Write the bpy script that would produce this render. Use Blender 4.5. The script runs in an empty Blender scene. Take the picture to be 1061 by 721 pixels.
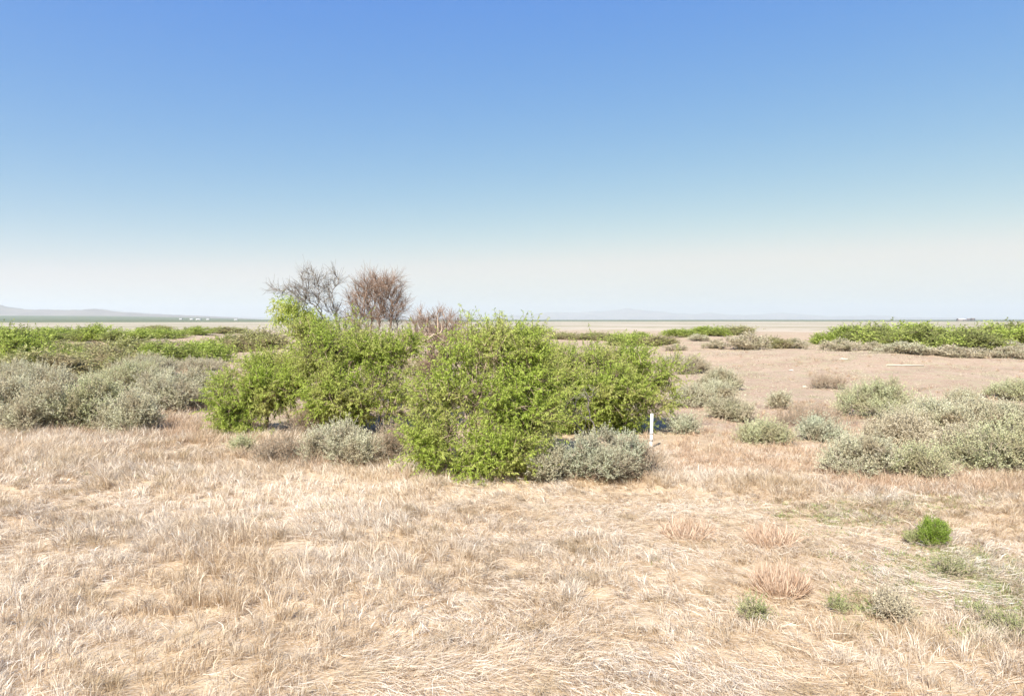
import bpy, math, random
import numpy as np
from mathutils import Vector

# ------------------------------------------------------------------ camera, sky, sun, exposure
S = bpy.context.scene
COL = S.collection
R = math.radians
F_PX, W_PX, H_PX, HOR = 691.0, 1061.0, 721.0, 331.6      # photo pixels, used to measure the place
CAM_Z = 2.5
PITCH = math.atan((H_PX / 2 - HOR) / F_PX)
cam_d = bpy.data.cameras.new('camera')
cam = bpy.data.objects.new('camera', cam_d)
COL.objects.link(cam)
cam.location = (0, 0, CAM_Z)
cam.rotation_euler = (math.pi / 2 - PITCH, 0, 0)
cam_d.sensor_width = 36
cam_d.lens = 36 * F_PX / W_PX
cam_d.clip_start = 0.1
cam_d.clip_end = 60000
S.camera = cam

SUN_EL, SUN_AZ = 46.0, -154.0          # azimuth clockwise from the view direction (+Y)
SKY_TONE = ((.585, 1.48), (.380, .82), (.355, -.01))
world = bpy.data.worlds.new('World')
S.world = world
world.use_nodes = True
wn = world.node_tree
sky = wn.nodes.new('ShaderNodeTexSky')
sky.sky_type = 'NISHITA'
sky.sun_disc = False
sky.sun_elevation = R(SUN_EL)
sky.sun_rotation = R(SUN_AZ)
sky.altitude = 1200
sky.air_density = 1.0
sky.dust_density = 0.6
sky.ozone_density = 1.6
bg = wn.nodes['Background']
bg.inputs['Strength'].default_value = 0.15
sep = wn.nodes.new('ShaderNodeSeparateColor'); comb = wn.nodes.new('ShaderNodeCombineColor')
wn.links.new(sky.outputs[0], sep.inputs[0])
for ch, (gain, power) in enumerate(SKY_TONE):       # the camera's soft response to the sky
    pw = wn.nodes.new('ShaderNodeMath'); pw.operation = 'POWER'; pw.inputs[1].default_value = power
    ml = wn.nodes.new('ShaderNodeMath'); ml.operation = 'MULTIPLY'; ml.inputs[1].default_value = gain * (1 / .15) ** (1 - power)
    mn = wn.nodes.new('ShaderNodeMath'); mn.operation = 'SMOOTH_MIN'; mn.inputs[1].default_value = .385 / .15; mn.inputs[2].default_value = .10 / .15
    wn.links.new(sep.outputs[ch], pw.inputs[0]); wn.links.new(pw.outputs[0], ml.inputs[0]); wn.links.new(ml.outputs[0], mn.inputs[0]); wn.links.new(mn.outputs[0], comb.inputs[ch])
wn.links.new(comb.outputs[0], bg.inputs['Color'])

sun_d = bpy.data.lights.new('sun', 'SUN')
sun_d.energy = 5.0
sun_d.angle = R(0.53)
sun_d.color = (1.0, 0.95, 0.87)
sun = bpy.data.objects.new('sun', sun_d)
COL.objects.link(sun)
to_sun = Vector((math.sin(R(SUN_AZ)) * math.cos(R(SUN_EL)), math.cos(R(SUN_AZ)) * math.cos(R(SUN_EL)), math.sin(R(SUN_EL))))
sun.rotation_euler = to_sun.to_track_quat('Z', 'Y').to_euler()
sun.location = (-20, -20, 40)

S.view_settings.view_transform = 'Standard'
S.view_settings.look = 'None'
S.view_settings.gamma = 1
S.view_settings.use_curve_mapping = False
S.view_settings.exposure = 1.1
S.render.engine = 'CYCLES'
S.cycles.max_bounces = 6
S.cycles.transparent_max_bounces = 4
S.cycles.volume_bounces = 1

rng = np.random.default_rng(11)

# ------------------------------------------------------------------ noise and terrain
def _h(ix, iy, seed):
    h = (ix.astype(np.int64) * 374761393 + iy.astype(np.int64) * 668265263 + seed * 144269504) & 0xffffffff
    h = ((h ^ (h >> 13)) * 1274126177) & 0xffffffff
    h = h ^ (h >> 16)
    return (h & 0xffff) / 65535.0

def vnoise(x, y, seed=0):
    x = np.asarray(x, float); y = np.asarray(y, float)
    ix = np.floor(x); iy = np.floor(y)
    fx = x - ix; fy = y - iy
    fx = fx * fx * (3 - 2 * fx); fy = fy * fy * (3 - 2 * fy)
    a = _h(ix, iy, seed); b = _h(ix + 1, iy, seed); c = _h(ix, iy + 1, seed); d = _h(ix + 1, iy + 1, seed)
    return (a * (1 - fx) + b * fx) * (1 - fy) + (c * (1 - fx) + d * fx) * fy

def fbm(x, y, seed=0, octv=4):
    s = 0; a = .5; t = 0
    x = np.asarray(x, float); y = np.asarray(y, float)
    for k in range(octv):
        s = s + a * vnoise(x, y, seed + k * 17); t += a
        x = x * 2.03 + 3.1; y = y * 2.03 + 1.7; a *= .5
    return s / t

def sm(a, b, x):
    t = np.clip((np.asarray(x, float) - a) / (b - a), 0, 1)
    return t * t * (3 - 2 * t)

def terrain(x, y):
    x = np.asarray(x, float); y = np.asarray(y, float)
    r = np.hypot(x, y)
    h = (fbm(x * .55, y * .55, 3, 4) - .5) * .16 * (1 - sm(60, 140, r))
    h = h + (fbm(x * 2.6, y * 2.6, 5, 2) - .5) * .06 * (1 - sm(14, 30, r))
    calm = 1 - .75 * np.exp(-((x - 12) / 11) ** 2 - ((y - 25) / 12) ** 2)
    h = h + (fbm(x / 8.5, y / 8.5, 9, 3) - .5) * 1.15 * sm(15, 30, r) * (1 - sm(120, 320, r)) * calm
    h = h + .55 * np.exp(-((x - 22) / 14) ** 2 - ((y - 38) / 11) ** 2)
    h = h + .40 * np.exp(-((x + 11) / 7) ** 2 - ((y - 21) / 4) ** 2)
    h = h + .16 * np.exp(-((x + 1.2) / 3.4) ** 2 - ((y - 13.2) / 2.2) ** 2)
    az = x / np.maximum(np.abs(y), 1e-3)
    left = sm(-.30, -.62, az) * (y > 0)
    h = h + (left * 32 + 5) * sm(1300, 7000, r) * (y > 0)
    h = h + (fbm(x / 300, y / 300, 21, 3) - .5) * 2.2 * sm(600, 2400, r)
    return h

def ray(px, py):
    a = np.array([(px - W_PX / 2) / F_PX, 1.0, (H_PX / 2 - py) / F_PX])
    c, s = math.cos(-PITCH), math.sin(-PITCH)
    d = np.array([a[0], a[1] * c - a[2] * s, a[1] * s + a[2] * c])
    return d

def at(px, py):
    """where the line of sight of a photo pixel meets the ground"""
    d = ray(px, py)
    t = np.geomspace(2.5, 9000, 6000)
    P = d[None] * t[:, None]
    below = (CAM_Z + P[:, 2]) <= terrain(P[:, 0], P[:, 1])
    k = int(np.argmax(below)) if below.any() else len(t) - 1
    x, y = P[k, 0], P[k, 1]
    return np.array([x, y, float(terrain(x, y))])

def at_d(px, py, Y):
    d = ray(px, py)
    t = Y / d[1]
    return np.array([d[0] * t, Y, CAM_Z + d[2] * t])

# ------------------------------------------------------------------ mesh helpers
class Geo:
    def __init__(self):
        self.v = []; self.q = []; self.t = []; self.n = 0
    def add(self, v, q=None, t=None):
        if len(v) == 0: return
        self.v.append(np.asarray(v, np.float32))
        if q is not None and len(q): self.q.append(np.asarray(q, np.int64) + self.n)
        if t is not None and len(t): self.t.append(np.asarray(t, np.int64) + self.n)
        self.n += len(v)
    def mesh(self, name, mat, smooth=False):
        me = bpy.data.meshes.new(name)
        v = np.concatenate(self.v) if self.v else np.zeros((0, 3), np.float32)
        q = np.concatenate(self.q) if self.q else np.zeros((0, 4), np.int64)
        t = np.concatenate(self.t) if self.t else np.zeros((0, 3), np.int64)
        me.vertices.add(len(v)); me.vertices.foreach_set('co', v.ravel())
        nl = len(q) * 4 + len(t) * 3
        me.loops.add(nl)
        me.loops.foreach_set('vertex_index', np.concatenate([q.ravel(), t.ravel()]).astype(np.int32))
        me.polygons.add(len(q) + len(t))
        st = np.concatenate([np.arange(len(q)) * 4, len(q) * 4 + np.arange(len(t)) * 3]).astype(np.int32)
        me.polygons.foreach_set('loop_start', st)
        me.update(calc_edges=True)
        if smooth:
            me.polygons.foreach_set('use_smooth', np.ones(len(q) + len(t), bool))
        me.materials.append(mat)
        return me
    def obj(self, name, mat, parent=None, smooth=False):
        o = bpy.data.objects.new(name, self.mesh(name, mat, smooth))
        COL.objects.link(o)
        if parent is not None: o.parent = parent
        return o

def nrm(a):
    return a / np.maximum(np.linalg.norm(a, axis=-1, keepdims=True), 1e-9)

def tag(o, label=None, cat=None, group=None, kind=None):
    if label: o['label'] = label
    if cat: o['category'] = cat
    if group: o['group'] = group
    if kind: o['kind'] = kind
    return o

def empty(name, loc, rz=0):
    o = bpy.data.objects.new(name, None)
    COL.objects.link(o)
    o.location = [float(c) for c in loc]; o.rotation_euler = (0, 0, rz); o.empty_display_size = .2
    return o

def copy_tree(o, parent=None):
    c = o.copy(); COL.objects.link(c); c.parent = parent
    for ch in list(o.children): copy_tree(ch, c)
    return c

def leaf_quads(geo, p, d, ln, wd, rs, mid=.45, flat=0.0):
    """one rhombus leaf for each row: base p, direction d"""
    n = len(p)
    s = nrm(np.cross(d, rs.normal(size=(n, 3)) + np.array([-.25, -.45, .7]) * flat))
    up = np.cross(s, d)
    ln = ln[:, None]; wd = wd[:, None]
    m = p + d * ln * mid + up * ln * rs.uniform(-.12, .12, (n, 1))
    v = np.stack([p, m + s * wd * .5, p + d * ln, m - s * wd * .5], 1).reshape(-1, 3)
    geo.add(v, np.arange(n * 4).reshape(-1, 4))

def graph_tubes(geo, nodes, parent, rad, sides=4):
    nodes = np.asarray(nodes, float); n = len(nodes)
    parent = np.asarray(parent)
    dirs = np.zeros((n, 3))
    has = parent >= 0
    dirs[has] = nodes[has] - nodes[parent[has]]
    dirs[~has] = (0, 0, 1)
    dirs = nrm(dirs)
    ref = np.tile(np.array([[.9, .3, .31]]), (n, 1))
    u = nrm(np.cross(dirs, ref)); w = np.cross(dirs, u)
    ang = np.arange(sides) * 2 * math.pi / sides
    ring = (nodes[:, None] + rad[:, None, None] * (np.cos(ang)[None, :, None] * u[:, None] + np.sin(ang)[None, :, None] * w[:, None]))
    c = np.nonzero(has)[0]; p = parent[c]
    q = []
    for k in range(sides):
        k2 = (k + 1) % sides
        q.append(np.stack([p * sides + k, p * sides + k2, c * sides + k2, c * sides + k], 1))
    geo.add(ring.reshape(-1, 3), np.concatenate(q))

def colonize(att, roots, step, di, dk, rs, wob=.25, iters=160, lift=0.0, maxn=4000):
    att = att.copy()
    nodes = [np.array(r, float) for r in roots]; parent = [-1] * len(nodes)
    nd = np.full(len(att), 1e9); ni = np.zeros(len(att), int)
    def upd(new):
        for k in new:
            d = np.linalg.norm(att - nodes[k], axis=1)
            b = d < nd
            nd[b] = d[b]; ni[b] = k
    upd(range(len(nodes)))
    for it in range(iters):
        if len(att) == 0 or len(nodes) > maxn: break
        m = nd < di
        if not m.any(): di *= 1.6; m = nd < di
        new = []
        used = np.unique(ni[m])
        for k in used:
            s = m & (ni == k)
            d = nrm(att[s] - nodes[k]).mean(0) + rs.normal(size=3) * wob + np.array([0, 0, lift])
            l = np.linalg.norm(d)
            if l < 1e-3: continue
            nodes.append(nodes[k] + d / l * step * rs.uniform(.8, 1.2)); parent.append(int(k)); new.append(len(nodes) - 1)
        upd(new)
        keep = nd > dk
        att = att[keep]; nd = nd[keep]; ni = ni[keep]
    return np.array(nodes), np.array(parent)

def pipe_radii(parent, tip, power=2.3, rmax=1.0):
    n = len(parent); acc = np.zeros(n)
    for k in range(n - 1, -1, -1):
        if acc[k] == 0: acc[k] = tip ** power
        if parent[k] >= 0: acc[parent[k]] += acc[k]
    return np.minimum(acc ** (1 / power), rmax)

# ------------------------------------------------------------------ materials
def new_mat(name):
    m = bpy.data.materials.new(name); m.use_nodes = True
    nt = m.node_tree
    return m, nt, nt.nodes['Principled BSDF'], nt.nodes['Material Output']

def ramp(nt, fac, stops):
    r = nt.nodes.new('ShaderNodeValToRGB')
    e = r.color_ramp.elements
    while len(e) < len(stops): e.new(.5)
    for el, (p, c) in zip(e, stops):
        el.position = p; el.color = (*c, 1)
    nt.links.new(fac, r.inputs[0])
    return r.outputs[0]

def mixc(nt, fac, a, b):
    m = nt.nodes.new('ShaderNodeMix'); m.data_type = 'RGBA'
    for s, v in ((m.inputs[0], fac), (m.inputs[6], a), (m.inputs[7], b)):
        if hasattr(v, 'links'): nt.links.new(v, s)
        else: s.default_value = v if not isinstance(v, tuple) else (*v, 1)
    return m.outputs[2]

def noise(nt, vec, scale, detail=4, rough=.55):
    n = nt.nodes.new('ShaderNodeTexNoise'); n.inputs['Scale'].default_value = scale
    n.inputs['Detail'].default_value = detail; n.inputs['Roughness'].default_value = rough
    if vec is not None: nt.links.new(vec, n.inputs['Vector'])
    return n.outputs['Fac']

def maprange(nt, val, a, b, c=0., d=1.):
    m = nt.nodes.new('ShaderNodeMapRange'); m.interpolation_type = 'SMOOTHSTEP'
    nt.links.new(val, m.inputs[0])
    for i, x in enumerate((a, b, c, d)): m.inputs[i + 1].default_value = x
    return m.outputs[0]

def math_n(nt, op, a, b=None):
    m = nt.nodes.new('ShaderNodeMath'); m.operation = op
    for s, v in zip(m.inputs, (a, b)):
        if v is None: continue
        if hasattr(v, 'links'): nt.links.new(v, s)
        else: s.default_value = v
    return m.outputs[0]

def mapping(nt, vec, sc, rz=0):
    m = nt.nodes.new('ShaderNodeMapping'); m.inputs['Scale'].default_value = sc
    m.inputs['Rotation'].default_value = (0, 0, rz)
    nt.links.new(vec, m.inputs['Vector'])
    return m.outputs[0]

def leaf_mat(name, stops, transl=.35, nscale=1.6, alt=None, rough=.6):
    """foliage: every leaf its own tone, larger drifts of a second tone"""
    m, nt, bs, out = new_mat(name)
    g = nt.nodes.new('ShaderNodeNewGeometry')
    c = ramp(nt, g.outputs['Random Per Island'], stops)
    if alt:
        f = noise(nt, g.outputs['Position'], nscale, 3)
        f = maprange(nt, f, .42, .68)
        c = mixc(nt, f, c, alt)
    nt.links.new(c, bs.inputs['Base Color'])
    bs.inputs['Roughness'].default_value = rough
    bs.inputs['Specular IOR Level'].default_value = .25
    tr = nt.nodes.new('ShaderNodeBsdfTranslucent'); nt.links.new(c, tr.inputs['Color'])
    mx = nt.nodes.new('ShaderNodeMixShader'); mx.inputs[0].default_value = transl
    nt.links.new(bs.outputs[0], mx.inputs[1]); nt.links.new(tr.outputs[0], mx.inputs[2])
    nt.links.new(mx.outputs[0], out.inputs['Surface'])
    return m

def bark_mat(name, a, b, scale=14):
    m, nt, bs, out = new_mat(name)
    g = nt.nodes.new('ShaderNodeNewGeometry')
    f = noise(nt, mapping(nt, g.outputs['Position'], (1, 1, .3)), scale, 4)
    c = ramp(nt, f, [(.35, a), (.68, b)])
    nt.links.new(c, bs.inputs['Base Color']); bs.inputs['Roughness'].default_value = .9
    bs.inputs['Specular IOR Level'].default_value = .15
    return m

M = {}
M['mesq'] = leaf_mat('mesquite_leaf', [(0, (.24, .33, .04)), (.5, (.40, .50, .08)), (1, (.54, .62, .15))], .5, 1.6, (.50, .52, .16))
M['mesq_y'] = leaf_mat('mesquite_leaf_yellow', [(0, (.26, .35, .05)), (.5, (.40, .51, .08)), (1, (.54, .62, .15))], .5, 1.4, (.52, .53, .17))
M['mesq_far'] = leaf_mat('far_mesquite_leaf', [(0, (.28, .36, .06)), (.5, (.39, .48, .09)), (1, (.50, .56, .15))], .4, .25, (.25, .27, .09))
M['mesq_dull'] = leaf_mat('dull_mesquite_leaf', [(0, (.32, .33, .11)), (.5, (.42, .43, .16)), (1, (.52, .51, .25))], .45, .5, (.42, .35, .20))
M['sage'] = leaf_mat('saltbush_leaf', [(0, (.43, .42, .26)), (.5, (.58, .57, .38)), (1, (.71, .69, .52))], .35, 2.2, (.44, .37, .24))
M['sage_g'] = leaf_mat('green_saltbush_leaf', [(0, (.40, .42, .21)), (.5, (.54, .56, .32)), (1, (.66, .66, .43))], .35, 2.2, (.42, .38, .22))
M['sage_teal'] = leaf_mat('blue_green_saltbush_leaf', [(0, (.39, .42, .27)), (.5, (.52, .55, .38)), (1, (.64, .66, .50))], .35, 2.2, (.44, .41, .28))
M['sage_tan'] = leaf_mat('tan_saltbush_leaf', [(0, (.44, .37, .24)), (.5, (.57, .50, .35)), (1, (.70, .63, .47))], .35, 1.6, (.42, .40, .25))
M['dry'] = leaf_mat('dry_brush_leaf', [(0, (.30, .20, .13)), (.5, (.44, .31, .20)), (1, (.58, .44, .31))], .25, 2.0, (.48, .35, .23))
M['weed'] = leaf_mat('weed_leaf', [(0, (.22, .27, .08)), (.5, (.33, .38, .14)), (1, (.46, .48, .24))], .4, 5, (.46, .42, .24))
M['bright'] = leaf_mat('bright_weed_leaf', [(0, (.20, .30, .035)), (.6, (.28, .39, .06)), (1, (.38, .46, .10))], .5)
M['red'] = leaf_mat('red_straw', [(0, (.40, .26, .17)), (.5, (.60, .44, .31)), (1, (.76, .62, .48))], .25)
M['bark'] = bark_mat('mesquite_bark', (.10, .07, .05), (.24, .18, .13))
M['bark_pale'] = bark_mat('bleached_wood', (.15, .13, .11), (.29, .25, .21))
M['bark_brown'] = bark_mat('brown_twig', (.21, .14, .10), (.38, .27, .20))
M['twig_pale'] = bark_mat('dry_mesquite_twig', (.30, .21, .15), (.58, .45, .34), 5)
M['stem'] = bark_mat('shrub_stem', (.26, .21, .15), (.48, .42, .32))

def straw_mat(name, stops, transl=.3):
    m, nt, bs, out = new_mat(name)
    g = nt.nodes.new('ShaderNodeNewGeometry')
    c = ramp(nt, g.outputs['Random Per Island'], stops)
    f1 = maprange(nt, noise(nt, g.outputs['Position'], .55, 5, .6), .44, .62)
    c2 = ramp(nt, g.outputs['Random Per Island'], [(0, (.38, .25, .12)), (.5, (.56, .41, .235)), (1, (.70, .56, .38))])
    c = mixc(nt, math_n(nt, 'MULTIPLY', f1, .55), c, c2)
    f2 = maprange(nt, noise(nt, mapping(nt, g.outputs['Position'], (1, 1.3, 1), .5), 1.7, 3, .6), .52, .68)
    c = mixc(nt, math_n(nt, 'MULTIPLY', f2, .62), c, (.38, .28, .15))
    f3 = maprange(nt, noise(nt, mapping(nt, g.outputs['Position'], (1, 1.2, 1), .5), 1.1, 4, .6), .54, .68)
    c = mixc(nt, math_n(nt, 'MULTIPLY', f3, .45), c, (.84, .77, .66))
    nt.links.new(c, bs.inputs['Base Color']); bs.inputs['Roughness'].default_value = .55
    bs.inputs['Specular IOR Level'].default_value = .35
    tr = nt.nodes.new('ShaderNodeBsdfTranslucent'); nt.links.new(c, tr.inputs['Color'])
    mx = nt.nodes.new('ShaderNodeMixShader'); mx.inputs[0].default_value = transl
    nt.links.new(bs.outputs[0], mx.inputs[1]); nt.links.new(tr.outputs[0], mx.inputs[2])
    nt.links.new(mx.outputs[0], out.inputs['Surface'])
    return m
M['straw'] = straw_mat('dry_straw', [(0, (.40, .29, .19)), (.3, (.60, .48, .35)), (.7, (.77, .68, .55)), (1, (.92, .88, .80))])

def ground_mat():
    m, nt, bs, out = new_mat('desert_ground')
    g = nt.nodes.new('ShaderNodeNewGeometry'); P = g.outputs['Position']
    ln = nt.nodes.new('ShaderNodeVectorMath'); ln.operation = 'LENGTH'; nt.links.new(P, ln.inputs[0])
    r = ln.outputs['Value']
    # straw litter close by
    n1 = noise(nt, P, 3.2, 8, .7)
    lit = ramp(nt, n1, [(.3, (.24, .15, .08)), (.5, (.42, .30, .18)), (.7, (.60, .48, .33))])
    nf = noise(nt, mapping(nt, P, (1, 2.4, 1), .4), 30, 5, .75)
    lit = mixc(nt, maprange(nt, nf, .45, .7), lit, (.66, .56, .43))
    # pinkish desert soil
    n2 = noise(nt, P, .35, 6, .6)
    soil = ramp(nt, n2, [(.32, (.30, .208, .143)), (.5, (.345, .248, .175)), (.68, (.38, .29, .21))])
    n3 = noise(nt, P, 5.5, 6, .75)
    soil = mixc(nt, math_n(nt, 'MULTIPLY', maprange(nt, n3, .50, .62), .6), soil, (.24, .175, .115))
    n3b = noise(nt, P, 14, 4, .75)
    soil = mixc(nt, math_n(nt, 'MULTIPLY', maprange(nt, n3b, .52, .60), .8), soil, (.48, .39, .29))
    n3d = noise(nt, P, .75, 8, .8)
    soil = mixc(nt, math_n(nt, 'MULTIPLY', maprange(nt, n3d, .50, .60), .65), soil, (.235, .18, .125))
    n3c = noise(nt, P, 1.5, 5, .7)
    soil = mixc(nt, math_n(nt, 'MULTIPLY', maprange(nt, n3c, .50, .60), .6), soil, (.37, .32, .20))
    # pale playa flats with strips of scrub
    n4 = noise(nt, mapping(nt, P, (.35, 1, 1)), .009, 5, .6)
    flat = ramp(nt, n4, [(.36, (.25, .23, .15)), (.47, (.34, .29, .22)), (.60, (.42, .375, .30))])
    n4b = noise(nt, mapping(nt, P, (.5, 1, 1)), .05, 5, .65)
    flat = mixc(nt, math_n(nt, 'MULTIPLY', maprange(nt, n4b, .50, .60), .7), flat, (.20, .20, .11))
    # far scrub plain
    n5 = noise(nt, mapping(nt, P, (.3, 1, 1)), .0022, 5, .6)
    far = ramp(nt, n5, [(.36, (.075, .10, .05)), (.55, (.11, .13, .07)), (.7, (.20, .19, .13))])
    jit = math_n(nt, 'ADD', r, math_n(nt, 'MULTIPLY', math_n(nt, 'SUBTRACT', noise(nt, P, .4, 3), .5), 8))
    c = mixc(nt, maprange(nt, jit, 12.5, 17.5), lit, soil)
    sx = nt.nodes.new('ShaderNodeSeparateXYZ'); nt.links.new(P, sx.inputs[0])
    rfar = math_n(nt, 'SUBTRACT', r, math_n(nt, 'MULTIPLY', sx.outputs[0], .45))
    c = mixc(nt, maprange(nt, r, 90, 230), c, flat)
    c = mixc(nt, maprange(nt, rfar, 750, 1500), c, far)
    nt.links.new(c, bs.inputs['Base Color'])
    bs.inputs['Roughness'].default_value = .95; bs.inputs['Specular IOR Level'].default_value = .1
    b = nt.nodes.new('ShaderNodeBump'); b.inputs['Strength'].default_value = .7; b.inputs['Distance'].default_value = .03
    nt.links.new(math_n(nt, 'ADD', n3, nf), b.inputs['Height'])
    nt.links.new(b.outputs[0], bs.inputs['Normal'])
    return m

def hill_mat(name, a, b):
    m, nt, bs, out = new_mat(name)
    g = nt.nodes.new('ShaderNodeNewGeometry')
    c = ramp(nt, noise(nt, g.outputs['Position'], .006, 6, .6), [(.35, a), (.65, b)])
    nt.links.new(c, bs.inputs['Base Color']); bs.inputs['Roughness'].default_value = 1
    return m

# ------------------------------------------------------------------ ground, hills, haze
def build_ground():
    rr = np.concatenate([[0.4], np.geomspace(1.2, 60, 300), np.geomspace(61, 17000, 190)])
    na = 720
    a = np.linspace(0, 2 * math.pi, na, endpoint=False)
    X = rr[:, None] * np.sin(a)[None]; Y = rr[:, None] * np.cos(a)[None]
    V = np.stack([X, Y, terrain(X, Y)], -1).reshape(-1, 3)
    i = np.arange(len(rr) - 1)[:, None] * na; j = np.arange(na)[None]; j2 = (j + 1) % na
    q = np.stack([i + j, i + na + j, i + na + j2, i + j2], -1).reshape(-1, 4)[:, ::-1]
    g = Geo(); g.add(V, q)
    c = len(V); g.add([[0, 0, float(terrain(0, 0))]], None, None)
    g.t.append(np.stack([np.full(na, c), (np.arange(na) + 1) % na, np.arange(na)], 1))
    o = g.obj('ground', ground_mat(), smooth=True)
    tag(o, 'dry sandy desert ground running out to the pale flats and the horizon', kind='structure')
build_ground()

def build_hills(name, prof, D, depth, mat, label, seed):
    px = np.linspace(prof[0][0], prof[-1][0], 420)
    ph = np.interp(px, [p[0] for p in prof], [p[1] for p in prof])
    ph = (HOR - ph) / F_PX * D
    nt_ = 60
    t = np.linspace(-1, 1, nt_)
    x = (px - W_PX / 2) / F_PX * D
    X = np.repeat(x[:, None], nt_, 1); Y = D + t[None] * depth + 0 * X
    rid = np.abs(fbm(X / 700, Y / 700, seed, 5) - .5) * 2
    cross = np.clip(1 - np.abs(t[None]) ** 1.3, 0, 1)
    Z = np.maximum(ph[:, None] * cross * (1.08 - .38 * rid) + (fbm(X / 250, Y / 250, seed + 5, 4) - .5) * ph[:, None] * .18, 0) - 6
    edge = sm(0, .05, (px - px[0]) / (px[-1] - px[0])) * sm(0, .05, (px[-1] - px) / (px[-1] - px[0]))
    Z = Z * edge[:, None] - 12 * (1 - edge[:, None])
    n = len(px)
    i = np.arange(n - 1)[:, None] * nt_; j = np.arange(nt_ - 1)[None]
    q = np.stack([i + j, i + nt_ + j, i + nt_ + j + 1, i + j + 1], -1).reshape(-1, 4)
    g = Geo(); g.add(np.stack([X, Y, Z], -1).reshape(-1, 3), q)
    o = g.obj(name, mat, smooth=True)
    tag(o, label, kind='structure')
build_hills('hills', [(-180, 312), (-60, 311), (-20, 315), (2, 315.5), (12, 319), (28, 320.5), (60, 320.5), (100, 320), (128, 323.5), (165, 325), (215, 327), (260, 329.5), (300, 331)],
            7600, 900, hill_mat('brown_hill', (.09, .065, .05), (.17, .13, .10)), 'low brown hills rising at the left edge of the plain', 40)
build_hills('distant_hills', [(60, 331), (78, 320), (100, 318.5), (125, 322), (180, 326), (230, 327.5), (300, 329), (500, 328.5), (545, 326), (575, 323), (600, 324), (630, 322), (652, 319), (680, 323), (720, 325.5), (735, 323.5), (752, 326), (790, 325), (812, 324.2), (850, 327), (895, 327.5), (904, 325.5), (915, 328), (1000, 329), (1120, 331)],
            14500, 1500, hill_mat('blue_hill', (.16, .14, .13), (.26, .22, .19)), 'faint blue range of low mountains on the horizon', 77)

def build_haze():
    g = Geo(); a, z0, z1 = 17600.0, -16.0, 380.0
    v = [(sx * a, sy * a, z) for z in (z0, z1) for sx, sy in ((-1, -1), (1, -1), (1, 1), (-1, 1))]
    g.add(v, [(3, 2, 1, 0), (4, 5, 6, 7), (0, 1, 5, 4), (1, 2, 6, 5), (2, 3, 7, 6), (3, 0, 4, 7)])
    m = bpy.data.materials.new('haze_air'); m.use_nodes = True
    nt = m.node_tree; nt.nodes.remove(nt.nodes['Principled BSDF'])
    v = nt.nodes.new('ShaderNodeVolumePrincipled')
    v.inputs['Density'].default_value = 1.0e-4
    v.inputs['Color'].default_value = (.93, .96, .96, 1)
    v.inputs['Anisotropy'].default_value = .2
    nt.links.new(v.outputs[0], nt.nodes['Material Output'].inputs['Volume'])
    tag(g.obj('haze', m), 'thin pale haze over the whole plain', kind='stuff')
build_haze()

# ------------------------------------------------------------------ shrubs
def spray_points(lobes, n, per, sig, rs, inner=.5, floor=.03):
    """clumped points through a set of ellipsoid lobes, with the outward direction at each"""
    L = np.array(lobes, float)
    vol = L[:, 3] * L[:, 4] * L[:, 5]
    w = vol ** .75; w /= w.sum()
    nc = max(4, n // per)
    k = rs.choice(len(L), nc, p=w)
    u = nrm(rs.normal(size=(nc, 3)))
    rad = (inner ** 3 + (1 - inner ** 3) * rs.random(nc)) ** (1 / 3)
    c = L[k, :3] + u * L[k, 3:] * rad[:, None]
    pick = rs.integers(0, nc, n)
    sg = sig * rs.uniform(.6, 1.4, nc)
    p = c[pick] + rs.normal(size=(n, 3)) * sg[pick][:, None]
    out = nrm((p - L[k[pick], :3]) / L[k[pick], 3:] + 1e-4)
    ok = p[:, 2] > floor
    return p[ok], out[ok]

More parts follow.
